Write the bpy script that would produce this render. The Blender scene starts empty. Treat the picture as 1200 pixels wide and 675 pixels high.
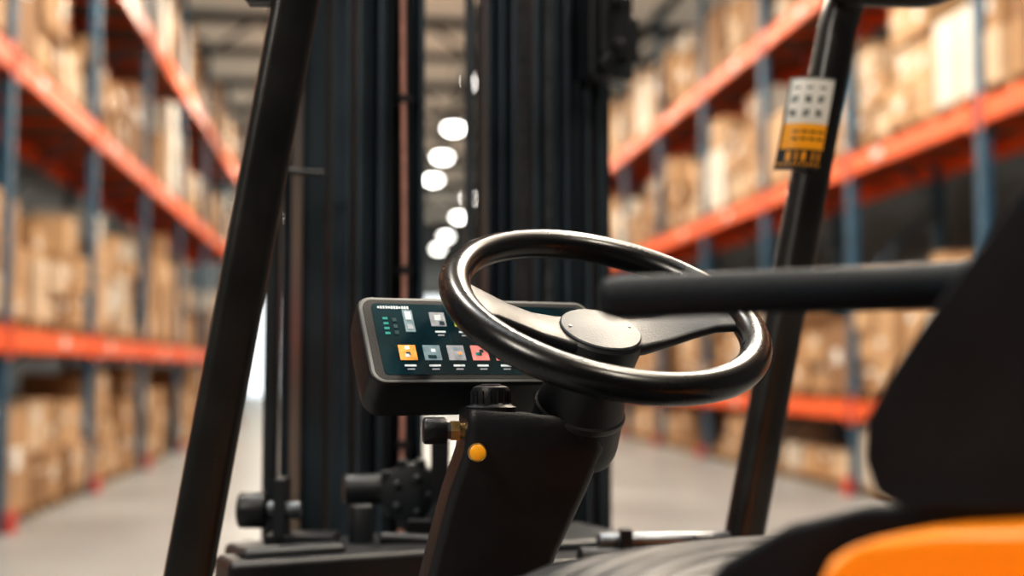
import bpy, math, random
from mathutils import Vector, Matrix
random.seed(7)
V=Vector
scene=bpy.context.scene
YAW=math.radians(6.84); PITCH=math.radians(3.64); H=1.4

# ---------------------------------------------------------------- materials
def mat(name,col,rough=0.5,metal=0.0,var=0.12,scale=8.0,bump=0.0,bscale=60.0,coat=0.0,emit=0.0,spec=0.5,rvar=0.1):
    m=bpy.data.materials.new(name); m.use_nodes=True
    nt=m.node_tree; n=nt.nodes; l=nt.links
    b=n['Principled BSDF']
    b.inputs['Metallic'].default_value=metal
    b.inputs['Specular IOR Level'].default_value=spec
    if coat: 
        b.inputs['Coat Weight'].default_value=coat; b.inputs['Coat Roughness'].default_value=0.2
    tc=n.new('ShaderNodeTexCoord'); nz=n.new('ShaderNodeTexNoise'); nz.inputs['Scale'].default_value=scale; nz.inputs['Detail'].default_value=5
    l.new(tc.outputs['Object'],nz.inputs['Vector'])
    cr=n.new('ShaderNodeValToRGB')
    cr.color_ramp.elements[0].position=0.3; cr.color_ramp.elements[1].position=0.7
    cr.color_ramp.elements[0].color=(*[c*(1-var) for c in col],1)
    cr.color_ramp.elements[1].color=(*[min(1,c*(1+var)) for c in col],1)
    l.new(nz.outputs['Fac'],cr.inputs['Fac']); l.new(cr.outputs['Color'],b.inputs['Base Color'])
    mr=n.new('ShaderNodeMapRange'); mr.inputs['To Min'].default_value=max(0,rough-rvar); mr.inputs['To Max'].default_value=min(1,rough+rvar)
    l.new(nz.outputs['Fac'],mr.inputs['Value']); l.new(mr.outputs['Result'],b.inputs['Roughness'])
    if bump>0:
        n2=n.new('ShaderNodeTexNoise'); n2.inputs['Scale'].default_value=bscale; n2.inputs['Detail'].default_value=3
        l.new(tc.outputs['Object'],n2.inputs['Vector'])
        bp=n.new('ShaderNodeBump'); bp.inputs['Strength'].default_value=bump; bp.inputs['Distance'].default_value=0.002
        l.new(n2.outputs['Fac'],bp.inputs['Height']); l.new(bp.outputs['Normal'],b.inputs['Normal'])
    if emit:
        l.new(cr.outputs['Color'],b.inputs['Emission Color']); b.inputs['Emission Strength'].default_value=emit
    return m

M_black=mat('black_powder_coat',(0.011,0.012,0.015),0.42,0,0.2,30,0.25,400)
M_guard=mat('guard_paint',(0.015,0.0145,0.014),0.33,0.0,0.25,12,0.2,300,coat=0.1)
M_wheel=mat('wheel_rubber',(0.005,0.005,0.006),0.28,0,0.1,20,0,coat=0.12,rvar=0.04,spec=.45)
M_spoke=mat('satin_black_plastic',(0.010,0.011,0.014),0.42,0,0.15,30,0.2,500,spec=.42)
M_hub=mat('hub_plastic',(0.032,0.036,0.044),0.45,0,0.1,30,0.2,500,spec=.4)
M_mast=mat('mast_steel',(0.030,0.043,0.056),0.33,0.0,0.3,6,0.1,100)
M_mastd=mat('mast_steel_dark',(0.009,0.012,0.016),0.48,0.0,0.3,6)
M_steel=mat('worn_steel',(0.18,0.19,0.21),0.38,0.9,0.3,20)
M_chain=mat('oiled_chain',(0.08,0.09,0.10),0.38,0.4,0.4,60)
M_hose=mat('hose_rubber_brown',(0.44,0.23,0.19),0.5,0,0.2,40)
M_brass=mat('brass',(0.60,0.40,0.18),0.3,0.9,0.2,50)
M_yellow=mat('yellow_button',(0.95,0.42,0.02),0.35,0,0.05,40)
M_orange=mat('forklift_orange_paint',(0.95,0.30,0.010),0.38,0,0.05,5,coat=0.2)
M_seat=mat('seat_vinyl',(0.008,0.012,0.018),0.6,0,0.2,20,0.4,300,spec=.3)
M_ribs=mat('ribbed_seat_rubber',(0.012,0.014,0.018),0.5,0,0.15,20,0.2,300,spec=.35)
M_dispbody=mat('display_housing',(0.011,0.012,0.015),0.45,0,0.15,30,0.2,500)
M_bezel=mat('display_bezel',(0.17,0.18,0.185),0.4,0,0.1,30)
M_screen=mat('display_glass',(0.006,0.030,0.040),0.15,0,0.5,9,emit=0.40,coat=0.2)
M_rubber=mat('tyre_rubber',(0.02,0.02,0.02),0.75,0,0.2,20,0.4,100)
M_ibeam=mat('rack_beam_orange',(0.80,0.115,0.018),0.45,0.0,0.15,3)
M_blue=mat('rack_upright_blue',(0.026,0.085,0.145),0.5,0.0,0.25,3)
M_red=mat('post_guard_red',(0.5,0.05,0.03),0.5)
M_deck=mat('rack_decking',(0.11,0.07,0.05),0.7)
M_wood=mat('pallet_wood',(0.30,0.17,0.08),0.8,0,0.3,4)
M_box=[mat('cardboard_kraft',(0.38,0.225,0.115),0.8,0,0.15,2,0.2,40),
       mat('cardboard_tan',(0.48,0.30,0.165),0.8,0,0.15,2,0.2,40),
       mat('cardboard_dark',(0.25,0.135,0.065),0.8,0,0.15,2,0.2,40),
       mat('cardboard_pale',(0.58,0.44,0.31),0.75,0,0.15,2,0.2,40),
       mat('wrapped_carton',(0.60,0.55,0.48),0.5,0,0.1,2)]
M_tape=mat('packing_tape',(0.55,0.38,0.22),0.3)
M_label=mat('shipping_label',(0.72,0.71,0.68),0.6)
M_floor=mat('polished_concrete',(0.225,0.232,0.232),0.38,0,0.18,0.6,0.1,20,rvar=0.12)
M_ceil=mat('ceiling_panels_glow',(0.64,0.56,0.45),0.8,0,0.1,0.5,emit=0.38)  # emission brightens the cream colour; the panels are no light source
M_truss=mat('roof_steel',(0.05,0.05,0.055),0.6)
M_wall=mat('wall_cladding',(0.15,0.17,0.19),0.7,0,0.15,0.5)
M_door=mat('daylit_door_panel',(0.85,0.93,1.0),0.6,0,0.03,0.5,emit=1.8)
M_lampglow=mat('lamp_lens',(1.0,0.97,0.9),0.4,0,0.0,1,emit=20)
M_lamp=mat('lamp_housing',(0.25,0.26,0.27),0.4,0.5)

# ---------------------------------------------------------------- mesh builder
class MB:
    def __init__(s): s.v=[];s.f=[];s.m=[];s.mats=[]
    def mi(s,m):
        if m not in s.mats: s.mats.append(m)
        return s.mats.index(m)
    def add(s,vs,fs,m):
        o=len(s.v); k=s.mi(m); s.v+= [tuple(v) for v in vs]
        for f in fs: s.f.append([i+o for i in f]); s.m.append(k)
    def box(s,c,size,m,ax=None):
        c=V(c); X,Y,Z=ax if ax else (V((1,0,0)),V((0,1,0)),V((0,0,1)))
        hx,hy,hz=[q/2 for q in size]; vs=[]
        for dz in(-1,1):
            for dy in(-1,1):
                for dx in(-1,1): vs.append(c+X*hx*dx+Y*hy*dy+Z*hz*dz)
        s.add(vs,[(0,2,3,1),(4,5,7,6),(0,1,5,4),(2,6,7,3),(0,4,6,2),(1,3,7,5)],m)
    def revolve(s,p,axis,prof,m,seg=32):
        p=V(p);a=V(axis).normalized(); t=V((0,0,1)) if abs(a.z)<0.9 else V((1,0,0))
        x=a.cross(t).normalized(); y=a.cross(x)
        vs=[];fs=[]
        for h,r in prof:
            for i in range(seg):
                g=2*math.pi*i/seg; vs.append(p+a*h+(x*math.cos(g)+y*math.sin(g))*r)
        for j in range(len(prof)-1):
            for i in range(seg):
                k=(i+1)%seg; fs.append((j*seg+i,j*seg+k,(j+1)*seg+k,(j+1)*seg+i))
        fs.append(tuple(range(seg))[::-1]); fs.append(tuple((len(prof)-1)*seg+i for i in range(seg)))
        s.add(vs,fs,m)
    def cyl(s,p0,p1,r,m,seg=24,bev=0.0,r1=None):
        p0=V(p0);p1=V(p1);L=(p1-p0).length; r1=r if r1 is None else r1
        b=bev
        prof=[(0,r),(L,r1)] if b<=0 else [(0,r-b),(b*.3,r-b*.3),(b,r),(L-b,r1),(L-b*.3,r1-b*.3),(L,r1-b)]
        s.revolve(p0,p1-p0,prof,m,seg)
    def sweep(s,pts,sec,m,up=(0,0,1),closed=False,scales=None):
        pts=[V(p) for p in pts]; n=len(pts); k=len(sec); vs=[];fs=[]; up=V(up)
        for i,p in enumerate(pts):
            if closed: t=pts[(i+1)%n]-pts[i-1]
            else: t=pts[min(i+1,n-1)]-pts[max(i-1,0)]
            t.normalize(); x=t.cross(up).normalized(); y=x.cross(t).normalized()
            sc=scales[i] if scales else 1
            for a,b in sec: vs.append(p+x*a*sc+y*b*sc)
        rng=n if closed else n-1
        for i in range(rng):
            j=(i+1)%n
            for q in range(k):
                w=(q+1)%k; fs.append((i*k+q,i*k+w,j*k+w,j*k+q))
        if not closed:
            fs.append(tuple(range(k))[::-1]); fs.append(tuple((n-1)*k+q for q in range(k)))
        s.add(vs,fs,m)
    def loft(s,secs,m):
        k=len(secs[0]);vs=[v for q in secs for v in q];fs=[]
        for i in range(len(secs)-1):
            for q in range(k):
                w=(q+1)%k; fs.append((i*k+q,i*k+w,(i+1)*k+w,(i+1)*k+q))
        fs.append(tuple(range(k))[::-1]); fs.append(tuple((len(secs)-1)*k+q for q in range(k)))
        s.add(vs,fs,m)
    def obj(s,name,parent=None,M=None,bevel=0,seg=3,smooth=True,ang=35,subsurf=0):
        me=bpy.data.meshes.new(name); me.from_pydata(s.v,[],s.f)
        for m in s.mats: me.materials.append(m)
        me.polygons.foreach_set('material_index',s.m)
        import bmesh
        bm=bmesh.new(); bm.from_mesh(me); bmesh.ops.recalc_face_normals(bm,faces=bm.faces); bm.to_mesh(me); bm.free()
        if M is not None: me.transform(M)
        if smooth:
            me.shade_smooth(); me.set_sharp_from_angle(angle=math.radians(ang))
        me.update()
        o=bpy.data.objects.new(name,me); scene.collection.objects.link(o)
        if parent: o.parent=parent
        if bevel:
            b=o.modifiers.new('bevel','BEVEL'); b.width=bevel; b.segments=seg; b.limit_method='ANGLE'; b.angle_limit=math.radians(35); b.harden_normals=True
        if subsurf:
            q=o.modifiers.new('sub','SUBSURF'); q.levels=subsurf; q.render_levels=subsurf
        return o
def empty(name,loc=(0,0,0),rz=0):
    e=bpy.data.objects.new(name,None); scene.collection.objects.link(e); e.location=loc; e.rotation_euler=(0,0,rz); e.empty_display_size=.2; return e
def rrect(w,h,r,n=4):
    o=[]
    for cx,cy,a0 in((w/2-r,h/2-r,0),(-w/2+r,h/2-r,90),(-w/2+r,-h/2+r,180),(w/2-r,-h/2+r,270)):
        for i in range(n+1):
            a=math.radians(a0+90*i/n); o.append((cx+r*math.cos(a),cy+r*math.sin(a)))
    return o
def circ(r,n=20,ry=None):
    ry=ry or r
    return [(r*math.cos(2*math.pi*i/n),ry*math.sin(2*math.pi*i/n)) for i in range(n)]
def smoothpath(p,n=8):
    p=[V(q) for q in p]; out=[]
    for i in range(len(p)-1):
        a=p[max(i-1,0)];b=p[i];c=p[i+1];d=p[min(i+2,len(p)-1)]
        for j in range(n):
            t=j/n
            out.append(0.5*((2*b)+(c-a)*t+(2*a-5*b+4*c-d)*t*t+(3*b-a-3*c+d)*t**3))
    out.append(p[-1]); return out

# ================================================================ WAREHOUSE
def slab(name,c,size,m):
    b=MB(); b.box(c,size,m); return b.obj(name,smooth=False)
slab('floor',(1.5,33,-0.1),(17,78,0.2),M_floor)
slab('wall_left',(-6.6,33,4.9),(0.2,78,9.8),M_wall)
slab('wall_right',(9.6,33,4.9),(0.2,78,9.8),M_wall)
slab('wall_end',(1.5,72.1,4.9),(17,0.2,9.8),M_wall)
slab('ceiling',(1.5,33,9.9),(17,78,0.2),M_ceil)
# dock doors on the end wall
for i,x in enumerate((-4.2,0.6,5.4)):
    b=MB()
    for k in range(9): b.box((x,71.80,0.31+k*0.6),(4.0,0.08,0.56),M_door)
    b.box((x-2.1,71.8,2.8),(0.2,0.2,5.6),M_truss); b.box((x+2.1,71.8,2.8),(0.2,0.2,5.6),M_truss); b.box((x,71.8,5.6),(4.4,0.2,0.25),M_truss)
    b.obj('door_%d'%(i+1),smooth=False)
# roof trusses
b=MB()
for y in range(2,72,7):
    b.box((1.5,y,9.6),(16,0.22,0.22),M_truss); b.box((1.5,y,8.8),(16,0.18,0.18),M_truss)
    for k in range(16):
        x0=-6.4+k; a=V((x0,y,8.8 if k%2 else 9.6)); c=V((x0+1,y,9.6 if k%2 else 8.8))
        b.cyl(a,c,0.05,M_truss,8)
for x in (-5,-1,3,7): b.box((x,33,9.72),(0.16,77,0.14),M_truss)
b.obj('roof_truss',smooth=False)

def carton(b,c,s,side,kind):
    m=M_box[kind]
    b.box(c,s,m)
    fx=c[0]+side*(s[0]/2+0.003)
    if random.random()<.75: b.box((fx,c[1],c[2]),(0.006,0.06,s[2]*.98),M_tape) if random.random()<.6 else b.box((fx,c[1],c[2]+s[2]*.1),(0.006,s[1]*.98,0.05),M_tape)
    if random.random()<.45: b.box((fx+side*.004,c[1]+random.uniform(-.25,.25)*s[1],c[2]+random.uniform(-.2,.25)*s[2]),(0.006,s[1]*.28,s[2]*.22),M_label)
    if random.random()<.2: b.box((c[0],c[1],c[2]+s[2]/2+.004),(s[0]*.98,0.07,0.008),M_tape)
def pallet(b,x,y,z,side,w=1.05,d=1.0):
    for k in range(3): b.box((x,y-w/2+.07+k*(w-.14)/2,z+.05),(d,0.1,0.09),M_wood)
    for k in range(6): b.box((x-d/2+.07+k*(d-.14)/5,y,z+.108),(0.12,w,0.022),M_wood)
def stack(b,x,y,z,side,hmax):
    pallet(b,x,y,z,side)
    z0=z+.12; w=1.0; style=random.random()
    base=random.choice([0,0,1,1,2,3])
    if style<.25:   # one large carton
        h=min(hmax-.1,random.uniform(.7,1.15)); carton(b,(x,y,z0+h/2),(.95,random.uniform(.8,1.0),h),side,random.choice([0,1,2,4]))
        if hmax-h>.7 and random.random()<.6:
            h2=random.uniform(.3,.5); carton(b,(x+side*.1,y+random.uniform(-.1,.1),z0+h+h2/2),(.7,.65,h2),side,random.choice([1,3,4]))
        return
    if style<.60:   # mixed goods: columns of unequal cartons
        split=random.uniform(.35,.65); cols=[(-.5,-.5+split),(-.5+split,.5)]
        for c0,c1 in cols:
            top=random.uniform(.45,1)*(hmax-.15); zz=z0
            while True:
                h=random.uniform(.18,.55)
                if zz-z0+h>top: break
                ww=(c1-c0)*random.uniform(.78,.97)
                carton(b,(x+side*random.uniform(-.08,.05),y+(c0+c1)/2,zz+h/2),(random.uniform(.7,.92),ww,h*.99),side,random.choice([0,0,1,1,2,2,3,4]))
                zz+=h
        return
    ny=random.choice([2,2,3]); nz=random.choice([2,3,3,4]); hh=min(random.uniform(.3,.5),(hmax-.12)/nz)
    for i in range(nz):
        for j in range(ny):
            if i==nz-1 and random.random()<.35: continue
            sy=w/ny*random.uniform(.9,.985)
            carton(b,(x+random.uniform(-.06,.06)*1,y-w/2+w/ny*(j+.5),z0+hh*(i+.5)),(.92,sy,hh*.985),side,random.choice([base,base,random.choice([0,1,2]),random.choice([0,1,2,3,4])]))
def rack(face,side,y0,bay,nb,levels,top):
    D=1.15; xb=face-side*D; xm=(face+xb)/2
    root=empty('pallet_rack',(xm,y0,0))
    T=Matrix.Translation((-xm,-y0,0))
    u=MB()
    for i in range(nb+1):
        y=y0+i*bay
        for x in(face-side*.06,xb+side*.06):
            u.box((x,y,top/2),(.09,.15,top),M_blue); u.box((x,y,.01),(.2,.2,.02),M_blue)
            for q in range(int(top/.3)): u.box((x+side*.047,y,.2+q*.3),(.004,.03,.06),M_truss)
        z=.3;k=0
        while z<top-1.1:
            a=V((face-side*.06,y,z));c=V((xb+side*.06,y,z+1.0))
            if k%2: a,c=V((xb+side*.06,y,z)),V((face-side*.06,y,z+1.0))
            u.cyl(a,c,.02,M_blue,6); z+=1.0;k+=1
        u.box((face+side*.05,y,.09),(.05,.22,.18),M_red)
    u.obj('uprights',root,T,smooth=False)
    w=MB()
    for z in levels:
        for i in range(nb):
            yc=y0+(i+.5)*bay
            for x in(face-side*.03,xb+side*.03):
                w.box((x,yc,z-.10),(.05,bay-.13,.20),M_ibeam)
                for e in(-1,1):
                    w.box((x+side*.03,yc+e*(bay/2-.10),z-.10),(.012,.06,.32),M_ibeam)
            w.box((xm,yc,z-.012),(D-.1,bay-.14,.02),M_deck)
            for q in range(3): w.box((xm,yc+(q-1)*bay/3,z-.07),(D-.12,.05,.09),M_ibeam)
            w.box((face+side*.001,yc+random.uniform(-1,1),z-.09),(.008,.22,.09),M_label)
    w.obj('beams_and_decking',root,T,smooth=False)
    g=MB()
    lv=[0]+list(levels)
    for li,z in enumerate(lv):
        nxt=lv[li+1] if li+1<len(lv) else z+2.0
        for i in range(nb):
            n=3
            for q in range(n):
                if random.random()<.06: continue
                y=y0+i*bay+bay*(q+.5)/n
                stack(g,xm+side*.02,y,z+0.001,side,min(nxt-z-.3,1.85))
    g.obj('stacked_cartons',root,T,smooth=False)
rack(-3.0,1,4.3,3.62,8,(1.76,4.20,6.3),8.0)
rack(5.5,-1,4.6,3.1,16,(1.04,3.80,6.0),8.2)

# high-bay lamps
def lamp(x,y,z,power):
    b=MB()
    b.revolve((0,0,0),(0,0,1),[(-.14,.10),(-.10,.20),(-.03,.235),(0,.24)],M_lampglow,24)
    b.revolve((0,0,0),(0,0,1),[(0.002,.25),(.05,.30),(.1,.28),(.16,.16),(.28,.12),(.34,.05)],M_lamp,24)
    b.cyl((0,0,.3),(0,0,9.78-z),.012,M_truss,8)
    o=b.obj('high_bay_lamp'); o.location=(x,y,z)
    if power:
        l=bpy.data.lights.new('high_bay_light','AREA'); l.shape='DISK'; l.size=.6; l.energy=power*.40; l.color=(1,.89,.73)
        lo=bpy.data.objects.new('light_source',l); scene.collection.objects.link(lo); lo.location=(0,0,-.17); lo.parent=o
for i,y in enumerate((-2.5,2.2,6.9,11.6,16.3,21.0,24.5,28.4,34,38.7,43.4)): lamp(2.62 if 24<y<29 else 2.5,y,7.9,900 if y<40 else 400)
for y in (48,54,62,68.5): lamp(4.2,y,7.9,500)
for y in (4,13,22,31,42,55,66): lamp(-1.6 if y<50 else -3.5,y,7.9,900)

# ================================================================ FORKLIFT
FW=V((-.44,.898,0)); RT=V((.898,.44,0)); UP=V((0,0,1))
RT.normalize();FW.normalize()
org=V((.104,1.4,0)); hd=math.atan2(.44,.898)
root=empty('forklift',(Matrix.Rotation(-YAW,4,'Z')@org),hd-YAW)
MI=(Matrix.Translation(org)@Matrix.Rotation(hd,4,'Z')).inverted()   # survey frame -> forklift frame
def fin(b,name,**k): return b.obj(name,root,MI,**k)

# ---- steering wheel
n=V((.202,-.464,.862)).normalized(); e1=V((.964,-.060,-.259)); e1=(e1-n*e1.dot(n)).normalized(); e2=n.cross(e1)
WC=V((.1035,1.41,1.466)); R=.1695
b=MB()
pts=[WC+(e1*math.cos(2*math.pi*i/96)+e2*math.sin(2*math.pi*i/96))*R for i in range(96)]
b.sweep(pts,circ(.0175,24),M_wheel,up=n,closed=True)
fin(b,'steering_wheel_rim',ang=60)
HC=WC-n*.034
b=MB()
def spoke(dx,dy):
    d=(e1*dx+e2*dy).normalized(); s=n.cross(d)
    secs=[]
    for t,w,h,th in((.02,.036,-.036,.016),(.045,.033,-.034,.015),(.075,.028,-.028,.013),(.105,.026,-.018,.012),(.130,.029,-.008,.011),(.150,.036,-.002,.011),(.165,.044,0,.010)):
        c=WC+d*t+n*h; ring=[]
        for a,q in rrect(2*w,th,th*.45,3): ring.append(c+s*a+n*q)
        secs.append(ring)
    b.loft(secs,M_spoke)
spoke(-.86,-.40); spoke(.86,.50)
fin(b,'steering_wheel_spokes',ang=50)
b=MB()
b.revolve(HC-n*.03,n,[(0,.040),(.004,.047),(.026,.050),(.034,.0495),(.037,.047)],M_spoke,48)
b.revolve(HC+n*.006,n,[(0,.0465),(.003,.0465),(.0045,.045),(.0055,.03),(.0058,.001)],M_hub,48)
for a in(.6,3.6): b.revolve(HC+n*.011+(e1*math.cos(a)+e2*math.sin(a))*.037,n,[(0,.002),(.0012,.0018)],M_steel,12)
fin(b,'steering_wheel_hub')
# ---- column boss
b=MB()
b.revolve(HC-n*.150,n,[(0,.050),(.01,.053),(.02,.0535),(.06,.051),(.07,.049),(.10,.044),(.13,.038)],M_spoke,40)
b.revolve(HC-n*.10,n,[(0,.0515),(.003,.053),(.008,.053),(.011,.0505)],M_black,40)
fin(b,'column_boss')
# ---- column housing
r2=V((.99,.14,0)); f2=V((-.14,.99,0))
b=MB()
def sec(x,y,z,hw,hd_,tilt=0.0):
    o=[]
    for a,c in rrect(2*hw,2*hd_,.012,4): o.append(V((x,y,z))+r2*a+f2*c+UP*(a*tilt))
    return o
b.loft([sec(-.20,1.80,.55,.085,.09),sec(-.11,1.68,.95,.07,.07),sec(-.046,1.58,1.12,.070,.062),sec(-.026,1.545,1.187,.073,.058),sec(-.000,1.51,1.26,.079,.056),
        sec(.018,1.48,1.310,.079,.055),sec(.018,1.472,1.333,.075,.053,-.06),sec(.015,1.468,1.347,.072,.050,-.08),sec(.013,1.466,1.351,.068,.046,-.08)],M_spoke)
fin(b,'column_housing',ang=40)
b=MB()
kp=V((-.024,1.445,1.352))
b.revolve(kp,UP,[(-.01,.029),(.006,.029),(.009,.023),(.011,.0215),(.024,.0220),(.028,.020),(.030,.015),(.0302,.001)],M_spoke,32)
b.revolve(kp,UP,[(.0295,.012),(.0312,.012),(.0316,.010),(.0317,.001)],M_hub,32)
for i in range(16):
    a=2*math.pi*i/16; b.cyl(kp+V((math.cos(a)*.0215,math.sin(a)*.0215,.010)),kp+V((math.cos(a)*.0215,math.sin(a)*.0215,.024)),.0016,M_spoke,6)
fin(b,'column_knob')
b=MB()
lk=V((-.0575,1.435,1.332))
b.cyl(lk-r2*.042,lk-r2*.0155,.0150,M_spoke,28,.003)
b.cyl(lk-r2*.0165,lk-r2*.011,.0105,M_steel,6)
b.cyl(lk-r2*.011,lk-r2*.001,.0120,M_brass,6)
b.cyl(lk-r2*.001,lk+r2*.02,.009,M_brass,16)
fin(b,'column_lever_stub')
b=MB()
bp=V((-.038,1.414,1.309))
b.revolve(bp+f2*.012,-f2,[(0,.0105),(.012,.0105),(.0135,.0092)],M_brass,28); b.revolve(bp-f2*.001,-f2,[(0,.009),(.003,.0088),(.0045,.006),(.005,.001)],M_yellow,28)
fin(b,'yellow_push_button')

# ---- display
dc=V((-.031,1.52,1.434)); pu=(FW*.515+UP*.857).normalized(); pn=RT.cross(pu).normalized()
if pn.y>0: pn=-pn
W,Hh=.306,.118
b=MB()
def dring(w,h,r,dep,off=0): return [dc+RT*a+pu*(q+off)+pn*dep for a,q in rrect(w,h,r,6)]
b.loft([dring(W*.86,Hh*.76,.02,-.066,-.016),dring(W*.95,Hh*.90,.022,-.062,-.012),dring(W*.985,Hh*.97,.02,-.042,-.005),dring(W,Hh,.018,-.006),dring(W,Hh,.018,-.002),dring(W-.004,Hh-.004,.017,0)],M_dispbody)
b.loft([dring(W-.003,Hh-.003,.0165,-.003),dring(W-.004,Hh-.004,.016,.0012),dring(W-.008,Hh-.008,.014,.0016)],M_bezel)
b.loft([dring(W-.011,Hh-.011,.013,.000),dring(W-.011,Hh-.011,.013,.0022)],M_dispbody)
fin(b,'display_housing',ang=50)
b=MB(); b.loft([dring(W-.032,Hh-.022,.006,.001),dring(W-.032,Hh-.022,.006,.0028)],M_screen)
fin(b,'display_screen',smooth=False)
def ic(name,c,e=.6): return mat(name,c,.3,0,.25,120,emit=e)
Ic={'o':ic('icon_orange',(.90,.36,.08)),'g':ic('icon_slate',(.20,.28,.31)),'w':ic('icon_white',(.7,.75,.75)),'p':ic('icon_pink',(.85,.27,.24)),'r':ic('icon_red',(.80,.10,.07)),'y':ic('icon_lime',(.50,.60,.05)),'t':ic('icon_teal',(.03,.28,.24)),'d':ic('icon_dark',(.02,.06,.07),.3),'l':ic('icon_grey',(.34,.34,.36))}
b=MB()
sw,sh=W-.032,Hh-.022
def tile(s,t,w,h,k,d=.0032): b.box(dc+RT*((s-.5)*sw)+pu*((.5-t)*sh)+pn*d,(w,h,.0012),Ic[k],(RT,pu,pn))
for s,k in zip((.12,.23,.34,.45,.56,.67,.78,.89),'oglpprop'):
    tile(s,.70,.021,.020,k); tile(s,.88,.014,.0022,'w'); tile(s,.93,.009,.0014,'l')
    for q in range(3): tile(s+random.uniform(-.02,.02),.70+random.uniform(-.07,.07),.005,.004,random.choice('wdt') if k!='l' else random.choice('gyo'),.0039)
for s,k,k2 in((.29,'l','w'),(.40,'y','t'),(.54,'g','w'),(.66,'o','w'),(.79,'t','w')):
    tile(s,.22,.019,.019,k); tile(s,.20,.008,.007,k2,.0039); tile(s+.015,.28,.006,.005,'d',.0039); tile(s,.40,.013,.002,'w'); tile(s,.45,.008,.0014,'l')
tile(.155,.25,.012,.030,'g'); tile(.155,.18,.007,.011,'w',.0039); tile(.155,.34,.007,.006,'l',.0039)
for k in range(12): tile(.03+.012*k,.06,.0022,.0036 if k%4 else .0025,'w')
for k in range(4): tile(.05,.22+.07*k,.006,.003,'t')
for k in range(3): tile(.09,.24+.09*k,.005,.005,'d')
fin(b,'display_icons',smooth=False)
b=MB(); a=dc-pn*.05-pu*.02
b.sweep(smoothpath([a,a+V((.02,.03,-.04)),V((-.0,1.52,1.31))],8),rrect(.035,.02,.006),M_black)
fin(b,'display_bracket')

# ---- overhead guard
def pil(z): return -.3455+(z-1.59)*.173
b=MB()
P=[V((pil(z),1.7,z)) for z in (.55,1.0,1.5,1.95,2.05)]+[V((-.20,1.66,2.13)),V((-.12,1.50,2.17)),V((.02,1.2,2.18)),V((.34,.55,2.18)),V((.62,-.02,2.16))]
b.sweep(P,rrect(.062,.055,.014,5),M_guard,up=(.3,-1,0.15))
Q=[V((.374+(z-1.114)*.197,2.1,z)) for z in (.55,1.114,1.5,1.93)]+smoothpath([V((.535,2.1,1.93)),V((.545,2.099,1.98)),V((.566,2.08,2.03)),V((.61,2.0,2.075)),V((.70,1.80,2.12)),V((.86,1.45,2.16))],5)[1:]+[V((1.12,.85,2.18)),V((1.40,.25,2.16))]
b.sweep(Q,rrect(.060,.055,.020,5),M_guard,up=(.3,-1,0.15))
fin(b,'overhead_guard_front_legs',ang=50)
b=MB()
for i in range(7):
    t=.12+i*.13
    a=V((-.20,1.66,2.16)).lerp(V((.62,-.02,2.19)),t); c=V((.64,1.95,2.16)).lerp(V((1.40,.25,2.19)),t)
    b.sweep([a,c],rrect(.03,.03,.006),M_guard)
b.sweep([V((.62,-.02,2.16)),V((1.40,.25,2.16))],rrect(.05,.05,.01),M_guard)
b.sweep([V((.62,-.02,2.17)),V((.66,-.10,1.2)),V((.66,-.12,.8))],rrect(.05,.05,.012),M_guard,up=(0,-1,0))
b.sweep([V((1.40,.25,2.17)),V((1.43,.2,1.2)),V((1.43,.2,.8))],rrect(.05,.05,.012),M_guard,up=(0,-1,0))
# curved front visor bar joining the right leg top
b.sweep(smoothpath([V((.47,2.06,2.05)),V((.54,2.05,2.012)),V((.62,2.03,1.998)),V((.69,2.0,2.000)),V((.80,1.9,2.06))],6),circ(.016,14),M_guard)
fin(b,'overhead_guard_roof')
b=MB()
b.cyl((-.345,1.69,1.895),(-.345,1.69,1.935),.016,M_spoke,20,.003); b.box((-.32,1.69,1.895),(.07,.03,.012),M_spoke)
fin(b,'guard_clamp',bevel=.002)

# ---- safety label
M_lw=mat('label_white',(.72,.72,.68),.4,0,.03,50);M_lo=mat('label_orange',(.95,.42,.015),.4,0,.03,50);M_lk=mat('label_black',(.02,.02,.02),.4,0,.03,50);M_lg=mat('label_grey',(.24,.26,.26),.4,0,.1,50)
ld=V((.197,0,1)).normalized(); lc=V((.4845,2.064,1.800)); lx=V((1,0,-.197)).normalized(); lx=(lx+V((0,.0,.14))).normalized()
nu,nv=24,40
pat=[]
for j in range(nv):
    row=''
    for i in range(nu):
        t=j/nv
        if i in(0,nu-1) or j in(0,nv-1): ch='k' if t>.3 else 'g'
        elif t<.50:
            ch='w'
            if (j%6) in(2,3,4) and 3<j<18 and (i%6) in(2,3,4) and i<20: ch='g' if (i*3+j)%4 else 'k'
        elif t<.76:
            ch='o'
            if j in(23,26) and i%4 and 3<i<20: ch='k'
        else:
            ch='k'
            if j in(32,33,34,35) and (i in(4,5,8,11,12,16,19)): ch='o'
            if j==37 and i%2: ch='o'
        row+=ch
    pat.append(row)
LM={'w':M_lw,'o':M_lo,'k':M_lk,'g':M_lg}
b=MB()
def lp(i,j,d=0):
    s=(i/nu-.5); y=.016*(4*s*s)+d
    return lc+lx*(s*.082)-ld*((j/nv-.5)*.156)+V((0,y,0))
for j in range(nv):
    for i in range(nu):
        b.add([lp(i,j),lp(i+1,j),lp(i+1,j+1),lp(i,j+1)],[(0,1,2,3)],LM[pat[j][i]])
h=nu//2
b.add([lp(0,0,.002),lp(nu,0,.002),lp(nu,nv,.002),lp(0,nv,.002),lp(h,0,.002),lp(h,nv,.002)],[(0,4,5,3),(4,1,2,5)],M_lw)
o=fin(b,'safety_label',smooth=False)

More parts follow.
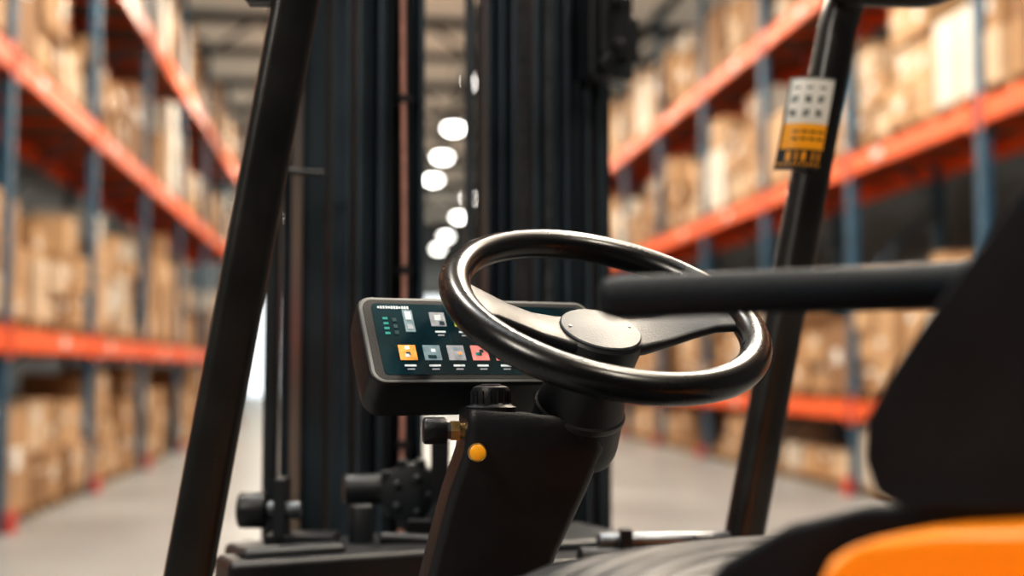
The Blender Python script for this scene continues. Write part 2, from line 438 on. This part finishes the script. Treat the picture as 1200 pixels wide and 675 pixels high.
# ---- mast
ML=V((-.42,2.52,0))
def mp(t,f,z): return ML+RT*t+FW*f+UP*z
AX=(RT,FW,UP)
b=MB()
def rail(t0,t1,f0,f1,m=M_mast,z0=.12,z1=3.1):
    b.box(mp((t0+t1)/2,(f0+f1)/2,(z0+z1)/2),(t1-t0,f1-f0,z1-z0),m,AX)
for t0,t1,f0,f1,m in [(.0,.016,-.02,.06,0),(.0,.046,-.02,-.006,0),(.0,.046,.12,.14,0),(.056,.068,-.035,.08,0),(.056,.096,-.035,-.02,0),(.078,.086,-.05,.08,0),(.104,.118,-.045,.08,0),
     (.104,.150,.0,.02,1),(.126,.136,-.035,.08,0),(.148,.160,-.05,.08,0),(.160,.190,-.01,.02,1),(.172,.180,-.03,.08,0),(.190,.232,.0,.02,1),(.222,.232,-.02,.03,0),(.222,.250,.0,.02,1),(.240,.250,-.04,.04,0),
     (.358,.374,-.012,.008,0),(.402,.412,-.02,.02,0),(.41,.46,.0,.02,1),(.424,.432,-.04,.04,0),(.446,.458,-.05,.05,0),
     (.497,.512,-.05,.08,0),(.512,.56,-.03,.0,0),(.545,.556,-.05,.08,0),(.566,.580,-.06,.08,0),(.566,.62,.0,.02,1),(.598,.606,-.05,.08,0),(.620,.634,-.05,.08,0),(.644,.70,-.02,-.005,0),(.660,.666,-.04,.08,0),(.684,.70,-.02,.10,0)]:
    rail(t0,t1,f0,f1,M_mastd if m else M_mast)
fin(b,'mast_rails',bevel=.0025,seg=2)
b=MB()
for z in (.95,2.95,.3): b.box(mp(.35,.08,z),(.70,.05,.12),M_mast,AX)
b.box(mp(.35,.16,.62),(.9,.04,.10),M_mastd,AX); b.box(mp(.35,.16,.25),(.9,.04,.10),M_mastd,AX)
for t in(.1,.6):
    b.box(mp(t,.19,.35),(.12,.04,.6),M_mastd,AX); b.box(mp(t,.70,.07),(.12,1.05,.035),M_mastd,AX)
for t in(-.05,.1,.25,.45,.6,.75): b.box(mp(t,.16,.8),(.025,.03,.5),M_mastd,AX)
fin(b,'mast_carriage_and_forks',bevel=.004,seg=2)
b=MB()
for t,f in((.478,-.03),(.531,-.045),(.589,-.03)):
    z=.9
    while z<3.0:
        b.box(mp(t,f,z),(.016,.006,.014),M_chain,AX); b.box(mp(t,f,z+.0095),(.009,.005,.012),M_steel,AX); z+=.019
fin(b,'lift_chain',smooth=False)
b=MB()
pt=[mp(.203+.003*math.sin(z*5),-.04,z) for z in [.75+.08*i for i in range(29)]]
b.sweep(pt,circ(.005,14),M_hose,up=(0,-1,0))
b.sweep([p+RT*.011+FW*.02 for p in pt],circ(.0045,12),M_black,up=(0,-1,0))
b.sweep([p+RT*.44+FW*.0 for p in pt],circ(.006,12),M_black,up=(0,-1,0))
for z in(1.25,1.6,1.95,2.3): b.box(mp(.206,-.035,z),(.03,.022,.016),M_black,AX)
fin(b,'hydraulic_hose')
b=MB()
b.cyl(mp(.438,.08,.3),mp(.438,.08,2.2),.020,M_mastd,24); 
b.cyl(mp(.438,.08,2.2),mp(.438,.08,2.9),.015,M_steel,20)
fin(b,'lift_cylinder')
b=MB()
c=mp(.645,-.09,2.12)
b.box(c,(.105,.07,.20),M_mastd,AX); b.box(c-FW*.04+UP*.01,(.07,.03,.13),M_spoke,AX); b.box(c+RT*.055-UP*.01,(.03,.06,.10),M_mastd,AX)
for dz in(-.035,.06):
    b.cyl(c-FW*.05+UP*dz,c-FW*.07+UP*dz,.014,M_spoke,6)
b.cyl(c-FW*.03-UP*.075-RT*.02,c-FW*.06-UP*.075-RT*.02,.02,M_spoke,20)
b.box(c+UP*-.085+RT*.01,(.07,.05,.03),M_mastd,AX)
fin(b,'mast_roller_bracket',bevel=.005)

# ---- items left of mast / cowl
b=MB()
b.cyl((-.452,2.40,.9),(-.448,2.40,2.5),.014,M_mastd,20)
b.cyl((-.44,2.40,1.775),(-.36,2.44,1.775),.006,M_mastd,12)
b.cyl((-.440,2.08,1.174),(-.395,2.08,1.174),.029,M_spoke,28,.005); b.cyl((-.395,2.08,1.174),(-.34,2.08,1.174),.014,M_chain,20)
b.box((-.372,2.09,1.150),(.018,.06,.15),M_mastd)
b.box((-.34,2.10,1.11),(.11,.08,.05),M_spoke)
fin(b,'guard_post_and_latch',bevel=.002)
b=MB()
b.cyl((-.285,2.18,1.197),(-.205,2.20,1.197),.026,M_mastd,28,.004); b.cyl((-.205,2.20,1.197),(-.165,2.21,1.197),.014,M_chain,20)
b.cyl((-.17,2.17,1.19),(-.17,2.21,1.19),.052,M_mastd,28,.004)
for i in range(10):
    a=2*math.pi*i/10; b.box((-.17+.052*math.cos(a),2.185,1.19+.052*math.sin(a)),(.016,.03,.016),M_mastd)
for i in range(5):
    a=2*math.pi*i/5; b.cyl((-.17+.03*math.cos(a),2.16,1.19+.03*math.sin(a)),(-.17+.03*math.cos(a),2.17,1.19+.03*math.sin(a)),.006,M_chain,6)
b.box((-.12,2.15,1.21),(.03,.03,.16),M_mastd); b.box((-.135,2.12,1.14),(.07,.04,.03),M_spoke)
b.cyl((-.15,2.12,1.13),(-.07,2.12,1.24),.010,M_mastd,16)
b.cyl((-.245,2.10,1.09),(-.245,2.10,1.18),.02,M_mastd,20,.003)
b.cyl((-.21,2.06,1.13),(-.11,2.06,1.125),.012,M_spoke,16,.003)
fin(b,'tilt_linkage',bevel=.002)
b=MB()
b.box(V((-.12,2.14,.86)),(.66,.24,.52),M_mastd,AX)
b.box(V((-.20,2.00,1.10)),(.50,.10,.05),M_spoke,AX)
b.box(V((-.33,1.94,1.118)),(.16,.05,.04),M_mastd,AX)
b.box(V((.06,2.06,1.08)),(.30,.12,.05),M_spoke,AX)
fin(b,'front_cowl',bevel=.012,seg=4)
b=MB()
b.cyl((.13,1.95,1.141),(.335,1.99,1.139),.013,M_steel,24,.003); b.cyl((.10,1.93,1.118),(.36,1.99,1.110),.018,M_spoke,24,.003)
b.box((.17,1.93,1.14),(.018,.03,.045),M_spoke); b.box((.29,1.95,1.125),(.03,.03,.05),M_spoke)
fin(b,'parking_brake_tube',bevel=.002)

# ---- seat
b=MB()
sc=V((.275,1.04,0)); hw,hdp=.25,.215
N=48; vs=[];fs=[]
def sz(u,w):
    e=(1-abs(u)**3)*(1-abs(w)**4); e=max(e,0)**.5
    ridge=.0045*math.cos((w*hdp+.06*u*u)*2*math.pi/.034)
    return 1.199+e*.052+ridge*e
for j in range(N*2+1):
    for i in range(N+1):
        u=-1+2*i/N; w=-1+j/N
        vs.append(sc+RT*u*hw+FW*w*hdp+UP*sz(u,w))
for j in range(N*2):
    for i in range(N):
        a=j*(N+1)+i; fs.append((a,a+1,a+N+2,a+N+1))
b.add(vs,fs,M_ribs)
b.box(sc+UP*1.132,(2*hw,2*hdp,.133),M_seat,AX)
fin(b,'seat_cushion',ang=60)
def prof(name,pp,Y,ex,m,bev):
    b=MB()
    A=[V((x,Y,z)) for x,z in pp]; B=[p+ex for p in A]
    b.loft([A,B],m); return fin(b,name,bevel=bev,seg=6,ang=30)
prof('seat_backrest',[(.210,1.345),(.212,1.370),(.224,1.393),(.242,1.420),(.263,1.449),(.287,1.480),(.314,1.515),(.350,1.555),(.40,1.60),(.46,1.625),(.52,1.61),(.545,1.54),(.50,1.40),(.47,1.312),(.240,1.312),(.218,1.322)],.78,RT*.36,M_seat,.022)
prof('seat_base_orange',[(.165,1.27),(.176,1.292),(.198,1.306),(.24,1.311),(.48,1.313),(.62,1.31),(.66,.70),(.165,.70)],.74,RT*.42,M_orange,.02)
prof('seat_side_bolster',[(.115,1.25),(.135,1.274),(.178,1.298),(.23,1.310),(.30,1.312),(.30,1.10),(.115,1.10)],.86,RT*.10,M_seat,.018)
b=MB()
a=V((.066,.95,1.453)); c=V((.34,.93,1.462)); d=(c-a); L=d.length
b.revolve(a-d.normalized()*.002,d,[(0,.006),(.002,.011),(.006,.0145),(.012,.016),(L*.6,.0165),(L,.018)],M_seat,32)
b.cyl(c-d.normalized()*.01,c+V((.05,-.06,-.02)),.02,M_seat,24)
fin(b,'armrest_bar')

# ---- lower body, wheels, counterweight
def lb(r,f,z): return org+RT*r+FW*f+UP*z
b=MB()
b.box(lb(0,-.1,.42),(.86,1.5,.26),M_mastd,AX); b.box(lb(0,.10,.57),(.84,.9,.03),M_mastd,AX)
b.box(lb(.06,-.72,.78),(.80,.62,.50),M_orange,AX)
fin(b,'chassis',bevel=.02)
b=MB()
b.loft([[lb(a,c-1.25,z) for a,c in rrect(w,d,.12,6)] for z,w,d in((.2,.86,.42),(.3,.92,.5),(.85,.92,.5),(1.02,.86,.42),(1.05,.78,.36))],M_orange)
fin(b,'counterweight')
b=MB()
for r,f,rad in((-.46,.55,.27),(.46,.55,.27),(-.40,-1.05,.22),(.40,-1.05,.22)):
    p=lb(r,f,rad); w=.09
    b.revolve(p-RT*w,RT,[(0,rad*.6),(.01,rad*.92),(.03,rad),(2*w-.03,rad),(2*w-.01,rad*.92),(2*w,rad*.6)],M_rubber,40)
    b.revolve(p-RT*(w+.004),RT,[(0,rad*.2),(.004,rad*.58),(2*w+.004,rad*.58),(2*w+.008,rad*.2)],M_orange,32)
fin(b,'tyres')

# ================================================================ LIGHT / WORLD / CAMERA
w=bpy.data.worlds.new('daylight'); scene.world=w; w.use_nodes=True
bg=w.node_tree.nodes['Background']; sky=w.node_tree.nodes.new('ShaderNodeTexSky'); sky.sky_type='HOSEK_WILKIE'; sky.turbidity=5
sky.sun_direction=(-.5,-.6,.6)
w.node_tree.links.new(sky.outputs['Color'],bg.inputs['Color']); bg.inputs['Strength'].default_value=0.20
def area(name,loc,target,sx,sy,e,col):
    l=bpy.data.lights.new(name,'AREA'); l.shape='RECTANGLE'; l.size=sx; l.size_y=sy; l.energy=e; l.color=col
    o=bpy.data.objects.new(name,l); scene.collection.objects.link(o); o.location=loc
    o.rotation_euler=(V(target)-V(loc)).to_track_quat('-Z','Y').to_euler(); return o
area('added_top_fill',( -1.0,3.5,9.5),(-.5,2.5,0),2.0,6,500,(.85,.93,1))  # added soft light under the closed roof, no opening above it
area('added_top_fill',( 3.0,12,9.5),(3,12,0),2.0,8,300,(.95,.97,1))  # added fill over the aisle, the ceiling is solid here too
area('added_forklift_light',( -2.4,-1.2,4.2),(.3,1.7,1.3),1.0,1.0,150,(1,.91,.80))  # added key from behind left, aimed at the cab without a fixture
area('added_forklift_light',( 2.6,4.6,5.2),(.3,1.7,1.3),.7,.7,220,(1,.84,.66))  # added warm light from the far right side, aimed at the cab

cam=bpy.data.cameras.new('camera'); co=bpy.data.objects.new('camera',cam); scene.collection.objects.link(co)
co.location=(0,0,H); co.rotation_euler=(math.radians(90)+PITCH,0,-YAW)
cam.lens=45; cam.sensor_width=36; cam.clip_start=.02; cam.clip_end=300
cam.dof.use_dof=True; cam.dof.focus_distance=1.42; cam.dof.aperture_fstop=2.1; cam.dof.aperture_blades=0
scene.camera=co
scene.view_settings.view_transform='Standard'
try: scene.view_settings.look='Medium High Contrast'
except Exception: scene.view_settings.look='None'
scene.view_settings.exposure=-0.40
